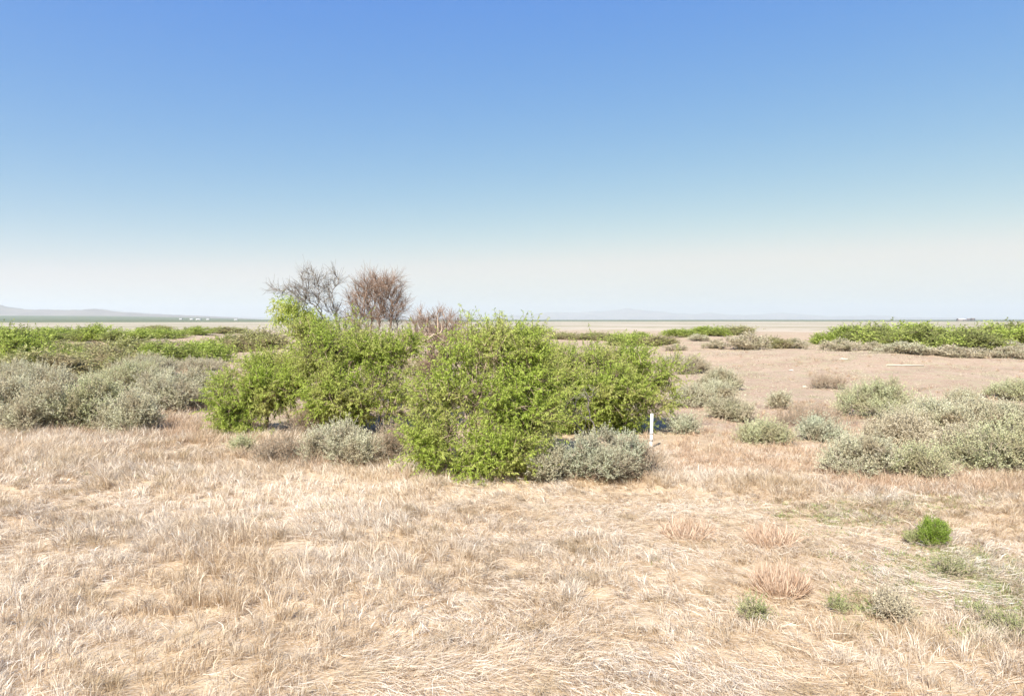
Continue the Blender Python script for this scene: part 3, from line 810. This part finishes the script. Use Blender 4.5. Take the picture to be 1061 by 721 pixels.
def build_grass():
    rs = np.random.default_rng(5)
    N = 15000
    y = rs.uniform(3.3 ** .9, 18.5 ** .9, N * 3) ** (1 / .9)
    x = rs.uniform(-1, 1, N * 3) * (.82 * y + 1.2)
    # nearer ground gets more tufts per area than far ground
    hole = 1 - .8 * sm(.56, .68, fbm(x * 1.6, y * 2.4, 140, 3))
    keep = rs.random(N * 3) < hole * grass_zone(x, y) * (.55 + .45 * fbm(x * 1.1, y * 1.1, 70, 3)) * np.clip((y / 9) ** .35 * (.82 * y + 1.2) / 10, .35, 1)
    x = x[keep]; y = y[keep]; n = len(x)
    px = x / y * F_PX + W_PX / 2; pyy = HOR + CAM_Z * F_PX / y
    mat_f = np.clip(sm(.44, .60, fbm(x * .45 + 7, y * .45, 80, 4)), 0, 1)           # matted, flattened straw
    band = sm(600, 720, px) * (1 - sm(980, 1200, px)) * sm(500, 530, pyy) * (1 - sm(635, 665, pyy))
    mat_f = np.clip(mat_f * .8 + band * .7, 0, 1)
    hgt = (.08 + .13 * fbm(x * .9, y * .9, 90, 3)) * rs.uniform(.7, 1.25, n) * (1 - .6 * mat_f)
    fringe = sm(9.6, 11.2, y)
    hgt = hgt * (1 + .55 * fringe * (1 - sm(-.5, 2.5, x)) - .25 * sm(10, 12, y) * sm(-.5, 2.5, x)) + .10 * sm(.6, .75, fbm(x * .8, y * .8, 97, 2)) * rs.random(n)
    la = 2 * math.pi * fbm(x * .22, y * .22, 91, 2) * 1.5 + rs.normal(size=n) * .7
    lean = (.25 + .9 * mat_f) * rs.uniform(.5, 1.3, n)
    B = rs.integers(18, 56, n)
    idx = np.repeat(np.arange(n), B); m = len(idx)
    rad = rs.uniform(.025, .075, n)[idx]
    a = rs.uniform(0, 2 * math.pi, m); q = np.sqrt(rs.random(m)) * rad
    bx = x[idx] + np.cos(a) * q; by = y[idx] + np.sin(a) * q
    bz = terrain(bx, by) - .01
    ld = la[idx] + rs.normal(size=m) * .5
    out = np.stack([np.cos(a), np.sin(a)], 1) * rs.uniform(.1, .55, (m, 1))
    le = lean[idx] * rs.uniform(.5, 1.4, m)
    hv = np.stack([np.cos(ld) * le, np.sin(ld) * le], 1) + out + rs.normal(size=(m, 2)) * .12
    L = hgt[idx] * rs.uniform(.55, 1.25, m)
    h1 = np.concatenate([hv * .55, np.ones((m, 1))], 1); h1 = nrm(h1)
    h2 = np.concatenate([hv * 1.35, np.full((m, 1), .85)], 1); h2[:, 2] -= rs.random(m) * .7; h2 = nrm(h2)
    P0 = np.stack([bx, by, bz], 1)
    P1 = P0 + h1 * (L * .55)[:, None]; P2 = P1 + h2 * (L * .5)[:, None]
    sd = nrm(np.cross(h1, rs.normal(size=(m, 3))))
    w0 = rs.uniform(.0014, .0034, m)[:, None] * (1 + .05 * (by[:, None] - 5).clip(0, 12))
    head = (rs.random((m, 1)) < .25) * 1.0
    w1 = w0 * (1 + head * 1.3)
    V = np.stack([P0 - sd * w0 * .5, P0 + sd * w0 * .5, P1 + sd * w1 * .5, P1 - sd * w1 * .5, P2], 1).reshape(-1, 3)
    i5 = np.arange(m)[:, None] * 5
    g = Geo(); g.add(V, i5 + np.array([[0, 1, 2, 3]]), None); g.t.append(i5 + np.array([[3, 2, 4]]))
    o = g.obj('dry_grass', M['straw'])
    tag(o, 'pale dry grass covering the foreground', kind='stuff', group='dry grass')
    print('grass blades', m)
    # flattened straw litter
    N = 330000
    y = rs.uniform(3.3, 17.5, N); x = rs.uniform(-1, 1, N) * (.82 * y + 1.2)
    keep = rs.random(N) < grass_zone(x, y) * (.3 + .7 * sm(.4, .65, fbm(x * .5 + 7, y * .5, 80, 3)))
    x = x[keep]; y = y[keep]; n = len(x)
    a = 2 * math.pi * fbm(x * .3, y * .3, 92, 2) * 1.2 + rs.normal(size=n) * .55 + (rs.random(n) < .5) * math.pi
    L = rs.uniform(.06, .24, n)
    d = np.stack([np.cos(a), np.sin(a), rs.normal(size=n) * .12], 1)
    P0 = np.stack([x, y, terrain(x, y) + rs.uniform(.004, .07, n)], 1)
    c = rs.normal(size=(n, 3)) * np.array([.3, .3, .15])
    P1 = P0 + d * (L * .5)[:, None]; P2 = P1 + nrm(d + c) * (L * .5)[:, None]
    sd = nrm(np.cross(d, rs.normal(size=(n, 3)) * .6 + np.array([0, 0, 1])))
    w = rs.uniform(.0014, .0032, n)[:, None]
    V = np.stack([P0 - sd * w * .5, P0 + sd * w * .5, P1 + sd * w * .5, P1 - sd * w * .5, P2], 1).reshape(-1, 3)
    i5 = np.arange(n)[:, None] * 5
    g = Geo(); g.add(V, i5 + np.array([[0, 1, 2, 3]]), None); g.t.append(i5 + np.array([[3, 2, 4]]))
    tag(g.obj('straw_litter', M['straw']), 'flattened straw lying between the standing grass', kind='stuff')
build_grass()

def scatter_tufts(name, label, mat, xy, h, nb, wd, spread, seed, lean=.5):
    rs = np.random.default_rng(seed)
    x = np.repeat(xy[:, 0], nb); y = np.repeat(xy[:, 1], nb); m = len(x)
    hh = np.repeat(h, nb) * rs.uniform(.4, 1.1, m)
    a = rs.uniform(0, 2 * math.pi, m); q = rs.random(m) * np.repeat(h, nb) * spread
    bx = x + np.cos(a) * q; by = y + np.sin(a) * q
    P0 = np.stack([bx, by, terrain(bx, by) - .01], 1)
    d = nrm(np.stack([np.cos(a) * lean, np.sin(a) * lean, np.ones(m)], 1) + rs.normal(size=(m, 3)) * .3)
    g = Geo(); leaf_quads(g, P0, d, hh, np.repeat(wd, nb) if np.ndim(wd) else np.full(m, wd), rs, .5)
    tag(g.obj(name, mat), label, kind='stuff')

def build_sparse():
    rs = np.random.default_rng(8)
    # thin dry grass over the sand between the shrubs
    N = 9000
    y = rs.uniform(11.5, 75, N); x = rs.uniform(-1, 1, N) * (.82 * y + 1.5)
    f = fbm(x * .22, y * .22, 120, 3)
    keep = rs.random(N) < sm(.40, .62, f) * (1 - .75 * sm(18, 26, y) * (x > 0)) * .9
    x = x[keep]; y = y[keep]
    h = rs.uniform(.08, .24, len(x)) * (1 + .5 * (x < -3))
    scatter_tufts('sparse_dry_grass', 'thin dry grass scattered over the sand behind the thicket', M['dry'], np.stack([x, y], 1), h, 22, .012, .5, 9)
    N = 15000
    y = rs.uniform(14 ** .7, 70 ** .7, N) ** (1 / .7); x = rs.uniform(-.2, .85, N) * y
    keep = rs.random(N) < sm(.42, .66, fbm(x * .5, y * .35, 131, 3)) + .12
    x = x[keep]; y = y[keep]
    scatter_tufts('low_dry_scrub', 'low tan stubble scattered over the open sand', M['sage_tan'], np.stack([x, y], 1), rs.uniform(.02, .08, len(x)) * (.7 + y / 32), 12, .016, 1.8, 19, 1.0)
    # tall dry stalks in front of the left hedge and along the right cluster
    pts = []
    for (x0, x1, p0, p1, n) in ((-20, 240, 438, 458, 900), (860, 1080, 488, 512, 800), (700, 870, 468, 492, 420), (400, 700, 482, 500, 420), (270, 430, 470, 486, 260), (850, 1080, 430, 490, 520), (700, 860, 420, 470, 260), (0, 240, 380, 440, 260)):
        for _ in range(n):
            b = at_fast(rs.uniform(x0, x1), rs.uniform(p0, p1)); pts.append(b)
    pts = np.array(pts)
    scatter_tufts('tall_dry_grass', 'taller brownish dry grass fringing the shrubs', M['tall'], pts, rs.uniform(.10, .42, len(pts)) * np.where(pts[:, 0] > -2, .62, 1), 14, .006, .5, 10, .5)
    # green ground cover
    pts = []
    for (px, py, rx, ry, n) in ((70, 478, 60, 6, 150), (40, 486, 40, 5, 60), (118, 492, 40, 6, 40), (880, 532, 90, 14, 240), (950, 518, 70, 12, 140), (1000, 588, 36, 10, 200), (1045, 608, 36, 26, 220), (1000, 575, 30, 6, 60), (940, 600, 90, 40, 110), (1035, 652, 40, 9, 90),
                                (498, 500, 9, 3, 16), (336, 522, 5, 4, 6), (780, 635, 14, 8, 14), (900, 632, 14, 4, 20), (676, 578, 4, 3, 5), (950, 600, 60, 25, 50)):
        for _ in range(n):
            pts.append(at_fast(px + rs.normal() * rx * .55, py + rs.normal() * ry * .6))
    pts = np.array(pts)
    scatter_tufts('green_ground_cover', 'low green weeds showing through the dry grass', M['weed'], pts, rs.uniform(.03, .09, len(pts)), 24, .009, 1.5, 11, 1.2)

def at_fast(px, py):
    d = ray(px, py)
    z = 0
    for _ in range(3):
        t = (z - CAM_Z) / d[2]; x, y = d[0] * t, d[1] * t; z = float(terrain(x, y))
    return (x, y)
M['pale'] = leaf_mat('bleached_straw', [(0, (.55, .45, .33)), (.5, (.72, .63, .49)), (1, (.86, .80, .68))], .3)
M['tall'] = leaf_mat('tall_straw', [(0, (.38, .25, .16)), (.5, (.54, .39, .27)), (1, (.68, .55, .41))], .3)
build_sparse()

def build_pebbles():
    rs = np.random.default_rng(14)
    n = 3600
    y = rs.uniform(12, 60, n); x = rs.uniform(-.1, .85, n) * y
    r = rs.uniform(.006, .024, n) * (1 + y * .02)
    c = np.stack([x, y, terrain(x, y) + r * .2], 1)
    base = np.array([(1, 0, 0), (0, 1, 0), (-1, 0, 0), (0, -1, 0), (0, 0, .7), (0, 0, -.6)], float)
    V = (c[:, None] + base[None] * r[:, None, None] * rs.uniform(.6, 1.3, (n, 6, 1))).reshape(-1, 3)
    T = np.array([(0, 1, 4), (1, 2, 4), (2, 3, 4), (3, 0, 4), (1, 0, 5), (2, 1, 5), (3, 2, 5), (0, 3, 5)])
    g = Geo(); g.add(V, None, (np.arange(n)[:, None, None] * 6 + T[None]).reshape(-1, 3))
    m = leaf_mat('pebble', [(0, (.20, .15, .11)), (.6, (.32, .25, .19)), (1, (.46, .38, .31))], 0)
    tag(g.obj('pebbles', m), 'small stones scattered over the bare sand', kind='stuff')
build_pebbles()

# ------------------------------------------------------------------ single plants in the foreground
def blade_tuft(name, px, py, w, h, n, mat, label, cat, seed, wd=.005, lean=.55, grp=None, curl=.3):
    rs = np.random.default_rng(seed)
    b = at(px, py); s = b[1] / F_PX; W, Hh = w * s, h * s
    a = rs.uniform(0, 2 * math.pi, n); q = np.sqrt(rs.random(n))
    P0 = np.stack([np.cos(a) * q * W * .36, np.sin(a) * q * W * .34, np.full(n, -.01)], 1)
    tip = np.stack([np.cos(a) * q * W * .5, np.sin(a) * q * W * .42, Hh * np.sqrt(np.clip(1 - (q * .85) ** 2, .1, 1)) * rs.uniform(.25, 1.0, n)], 1)
    tip += rs.normal(size=(n, 3)) * np.array([W * .10, W * .10, Hh * .08])
    mid = (P0 + tip) / 2 + np.stack([np.cos(a) * W * .06, np.sin(a) * W * .06, np.full(n, Hh * .08)], 1) * rs.uniform(0, 1.5, (n, 1))
    d = nrm(tip - P0); sd = nrm(np.cross(d, rs.normal(size=(n, 3))))
    V = np.stack([P0 - sd * wd * .5, P0 + sd * wd * .5, mid + sd * wd * .6, mid - sd * wd * .6, tip], 1).reshape(-1, 3)
    i5 = np.arange(n)[:, None] * 5
    g = Geo(); g.add(V, i5 + np.array([[0, 1, 2, 3]]), None); g.t.append(i5 + np.array([[3, 2, 4]]))
    o = g.obj(name, M[mat]); o.location = [float(c) for c in b]
    tag(o, label, cat, grp)
    return o
blade_tuft('grass_tuft', 798, 563, 56, 28, 700, 'red', 'reddish dry tuft below the right cluster, upper of two', 'grass tuft', 1, grp='reddish dry grass tufts')
blade_tuft('grass_tuft', 808, 613, 62, 36, 1300, 'red', 'larger reddish dry tuft, lower of two on the pale matted straw', 'grass tuft', 2, grp='reddish dry grass tufts')
blade_tuft('grass_tuft', 712, 556, 60, 26, 600, 'red', 'faint reddish dry tuft left of the other two', 'grass tuft', 3, grp='reddish dry grass tufts')
def small_weed(px, py, w, h, kind, mat, n, label, seed, name='weed', cat='weed', grp=None, scale=.8):
    b = at(px, py); s = b[1] / F_PX
    rs = np.random.default_rng(seed)
    o = make_shrub(name, dome(w * s, h * s, rs, 6), n, kind, M[mat], M['stem'], seed, 5, scale, w * s * .1, loc=b)
    tag(o, label, cat, grp)
small_weed(968, 566, 34, 27, 'fine', 'bright', 1500, 'vivid green ball shaped bush in the dry grass at the right', 201, 'round_green_bush', 'bush', None, .8)
small_weed(947, 563, 22, 9, 'fine', 'weed', 260, 'small yellowish sprig left of the vivid green ball', 202, grp='green weeds in the dry grass')
small_weed(984, 593, 44, 14, 'sage', 'weed', 240, 'sprawling green weed below the vivid green ball', 203, grp='green weeds in the dry grass', scale=.5)
small_weed(1042, 655, 46, 12, 'sage', 'weed', 300, 'dark green weed patch low at the right edge', 204, grp='green weeds in the dry grass', scale=.5)
small_weed(782, 643, 30, 20, 'sage', 'weed', 260, 'grey green weed left of the dry brown one', 205, grp='green weeds in the dry grass', scale=.5)
small_weed(920, 639, 50, 28, 'sage', 'sage_tan', 420, 'half dry brown green weed on the matted straw', 206, grp='green weeds in the dry grass', scale=.55)
small_weed(866, 634, 24, 12, 'sage', 'weed', 160, 'small weed between the grey green and the half dry one', 207, grp='green weeds in the dry grass', scale=.45)
small_weed(1002, 636, 30, 9, 'sage', 'weed', 160, 'thin green weed left of the dark green patch', 208, grp='green weeds in the dry grass', scale=.45)

blade_tuft('grass_tuft', 428, 490, 46, 26, 420, 'pale', 'bleached pale grass stalks between the brush and the tallest mesquite', 'grass tuft', 4, .007)
def dead_limb():
    rs = np.random.default_rng(77)
    a = at_d(421, 364, 15.2); b = at_d(462, 343, 15.8); a[2] = max(a[2], float(terrain(a[0], a[1])) + .02)
    t = np.linspace(0, 1, 14)[:, None]
    P = a + (b - a) * t + np.array([0, 0, 1]) * np.sin(t * 3.0) * .05 + rs.normal(size=(14, 3)) * .012
    foot = np.array([a[0] - .5, a[1], float(terrain(a[0] - .5, a[1])) - .05])
    P = np.concatenate([foot[None], (foot * .6 + a * .4)[None] + [[0, 0, .05]], P])
    par = np.arange(len(P)) - 1; rad = np.linspace(.045, .012, len(P))
    for k in range(7):
        j = int(rs.integers(5, 15)); q = P[j] + rs.normal(size=3) * .1 + [0, 0, .12]; r = q + rs.normal(size=3) * .06 + [0, 0, .14]
        n = len(P); P = np.concatenate([P, q[None], r[None]]); par = np.concatenate([par, [j, n]]); rad = np.concatenate([rad, [.010, .004]])
    c = P[0].copy(); g = Geo(); graph_tubes(g, P - c, par, rad, 6)
    o = g.obj('dead_limb', M['twig_pale'], None, True); o.location = [float(x) for x in c]
    tag(o, 'pale dead limb leaning right in front of the low leafless brush', 'branch')
dead_limb()

# ------------------------------------------------------------------ the white post
def plain_mat(name, c, rough=.5, grime=None):
    m, nt, bs, out = new_mat(name)
    g = nt.nodes.new('ShaderNodeNewGeometry')
    f = maprange(nt, noise(nt, g.outputs['Position'], 9, 5, .7), .5, .75)
    col = mixc(nt, math_n(nt, 'MULTIPLY', f, .6), c, grime or tuple(x * .6 for x in c))
    nt.links.new(col, bs.inputs['Base Color']); bs.inputs['Roughness'].default_value = rough
    return m

def lathe(rows, sides, cx=0, cy=0):
    g = Geo(); a = np.arange(sides) * 2 * math.pi / sides; V = []
    for r, z in rows: V += [(cx + r * math.cos(t), cy + r * math.sin(t), z) for t in a]
    q = [(i * sides + k, i * sides + (k + 1) % sides, (i + 1) * sides + (k + 1) % sides, (i + 1) * sides + k) for i in range(len(rows) - 1) for k in range(sides)]
    g.add(V, q)
    return g
M['white'] = plain_mat('white_plastic', (.82, .81, .78), .45, (.55, .48, .38))
M['stone'] = plain_mat('pale_stone', (.50, .44, .36), .9)
M['shed_wall'] = plain_mat('pale_shed_wall', (.50, .48, .45), .7)
M['grey'] = plain_mat('grey_strap', (.32, .30, .28), .6)
pb = at(674.5, 463)
ps = pb[1] / F_PX
post = empty('marker_post', pb)
post.rotation_euler = (0, R(1.2), 0)
HP = 35 * ps; rp = 1.55 * ps
lathe([(rp, -.1), (rp, HP - .012), (rp * .8, HP - .003), (.0005, HP)], 16).obj('pole', M['white'], post, True)
for z in (.40, .20):
    lathe([(rp + .0005, HP * z - .016), (rp + .004, HP * z - .014), (rp + .004, HP * z + .014), (rp + .0005, HP * z + .016)], 16).obj('band', M['grey'], post, True)
tag(post, 'short white marker post with two grey bands beside the wide mesquite', 'post')

# pale pipe and pale stones lying on the far sand
a0 = at(918, 379); a1 = at(957, 379.5)
d = a1 - a0; Lp = float(np.linalg.norm(d))
g = lathe([(.0005, 0), (.028, .002), (.028, Lp), (.0005, Lp + .002)], 10)
pipe = g.obj('pipe', M['stone'], None, True)
pipe.location = [float(c) for c in a0 + np.array([0, 0, .04])]
pipe.rotation_euler = Vector(d.tolist()).to_track_quat('Z', 'Y').to_euler()
tag(pipe, 'pale pipe lying on the bare mound below the far right thicket', 'pipe')
def rock(px, py, w, label, seed):
    b = at(px, py); s = b[1] / F_PX; rs = np.random.default_rng(seed)
    import bmesh
    bm = bmesh.new(); bmesh.ops.create_icosphere(bm, subdivisions=3, radius=1)
    for v in bm.verts:
        k = 1 + .25 * math.sin(v.co.x * 3 + seed) * math.cos(v.co.y * 4) + .12 * math.sin(v.co.z * 7 + seed * 2)
        v.co *= k
        v.co.x *= w * s / 2; v.co.y *= w * s * .35; v.co.z *= w * s * .16
    me = bpy.data.meshes.new('stone'); bm.to_mesh(me); bm.free()
    me.materials.append(M['stone'])
    o = bpy.data.objects.new('stone', me); COL.objects.link(o); o.location = [float(b[0]), float(b[1]), float(b[2]) + w * s * .06]
    tag(o, label, 'stone', 'pale stones on the sand')
rock(820, 384, 5, 'small pale stone on the open sand left of the brown scrub', 1)
rock(834, 401, 6, 'pale stone just left of the small brown scrub', 2)
rock(874, 373, 9, 'flat pale stone below the left end of the far thicket', 3)

# ------------------------------------------------------------------ tiny sheds on the horizon
def shed(px, Y, w, d, h, label, grp, wall, roofm, rz=0):
    x = (px - W_PX / 2) / F_PX * Y
    z = float(terrain(x, Y))
    root = empty('shed', (x, Y, z), rz)
    hx, hy = w / 2, d / 2
    g = Geo()
    V = [(-hx, -hy, -.5), (hx, -hy, -.5), (hx, hy, -.5), (-hx, hy, -.5), (-hx, -hy, h), (hx, -hy, h), (hx, hy, h), (-hx, hy, h), (-hx, 0, h + d * .18), (hx, 0, h + d * .18)]
    g.add(V, [(0, 1, 5, 4), (1, 2, 6, 5), (2, 3, 7, 6), (3, 0, 4, 7)], [(4, 7, 8), (5, 9, 6)])
    g.obj('wall', wall, root)
    e = .5
    V = [(-hx - e, -hy - e, h - .1), (hx + e, -hy - e, h - .1), (hx + e, 0, h + d * .18 + .3), (-hx - e, 0, h + d * .18 + .3), (-hx - e, hy + e, h - .1), (hx + e, hy + e, h - .1)]
    V += [(a, b, c - .25) for a, b, c in V]
    g = Geo(); g.add(V, [(0, 1, 2, 3), (3, 2, 5, 4), (9, 8, 7, 6), (10, 11, 8, 9), (0, 6, 7, 1), (4, 5, 11, 10), (0, 3, 9, 6), (3, 4, 10, 9), (1, 7, 8, 2), (2, 8, 11, 5)])
    g.obj('roof', roofm, root)
    g = Geo(); dz = h * .8
    g.add([(-w * .12, -hy - .05, 0), (w * .12, -hy - .05, 0), (w * .12, -hy - .05, dz), (-w * .12, -hy - .05, dz), (-w * .12, -hy, 0), (w * .12, -hy, 0), (w * .12, -hy, dz), (-w * .12, -hy, dz)],
          [(0, 1, 2, 3), (1, 5, 6, 2), (4, 0, 3, 7), (3, 2, 6, 7)])
    g.obj('door', M['dark'], root)
    tag(root, label, 'shed', grp)
M['dark'] = plain_mat('dark_panel', (.08, .07, .07), .7)
M['roofw'] = plain_mat('white_roof', (.50, .50, .50), .7)
M['wallb'] = plain_mat('brown_wall', (.22, .17, .15), .8)
GH = 'farm sheds on the right horizon'
shed(996, 1900, 22, 14, 4.5, 'long pale roofed shed, left one on the right horizon', GH, M['wallb'], M['roofw'])
shed(1003, 1900, 9, 8, 5.5, 'small dark shed in the middle of three on the right horizon', GH, M['dark'], M['wallb'])
shed(1007.5, 1900, 8, 8, 6.5, 'small dark shed, right one on the right horizon', GH, M['dark'], M['wallb'])
GL = 'white sheds on the left horizon'
for px, w, lb in ((188, 8, 'tiny white shed farthest left on the left plain'), (199, 10, 'tiny white shed second from the left on the left plain'), (206, 16, 'widest of the tiny white sheds on the left plain'), (216, 9, 'tiny white shed right of the widest one on the left plain'), (245, 10, 'tiny white shed standing apart above the rounded mesquite')):
    shed(px, 2300, w, 8, 2.6, lb, GL, M['shed_wall'], M['roofw'])
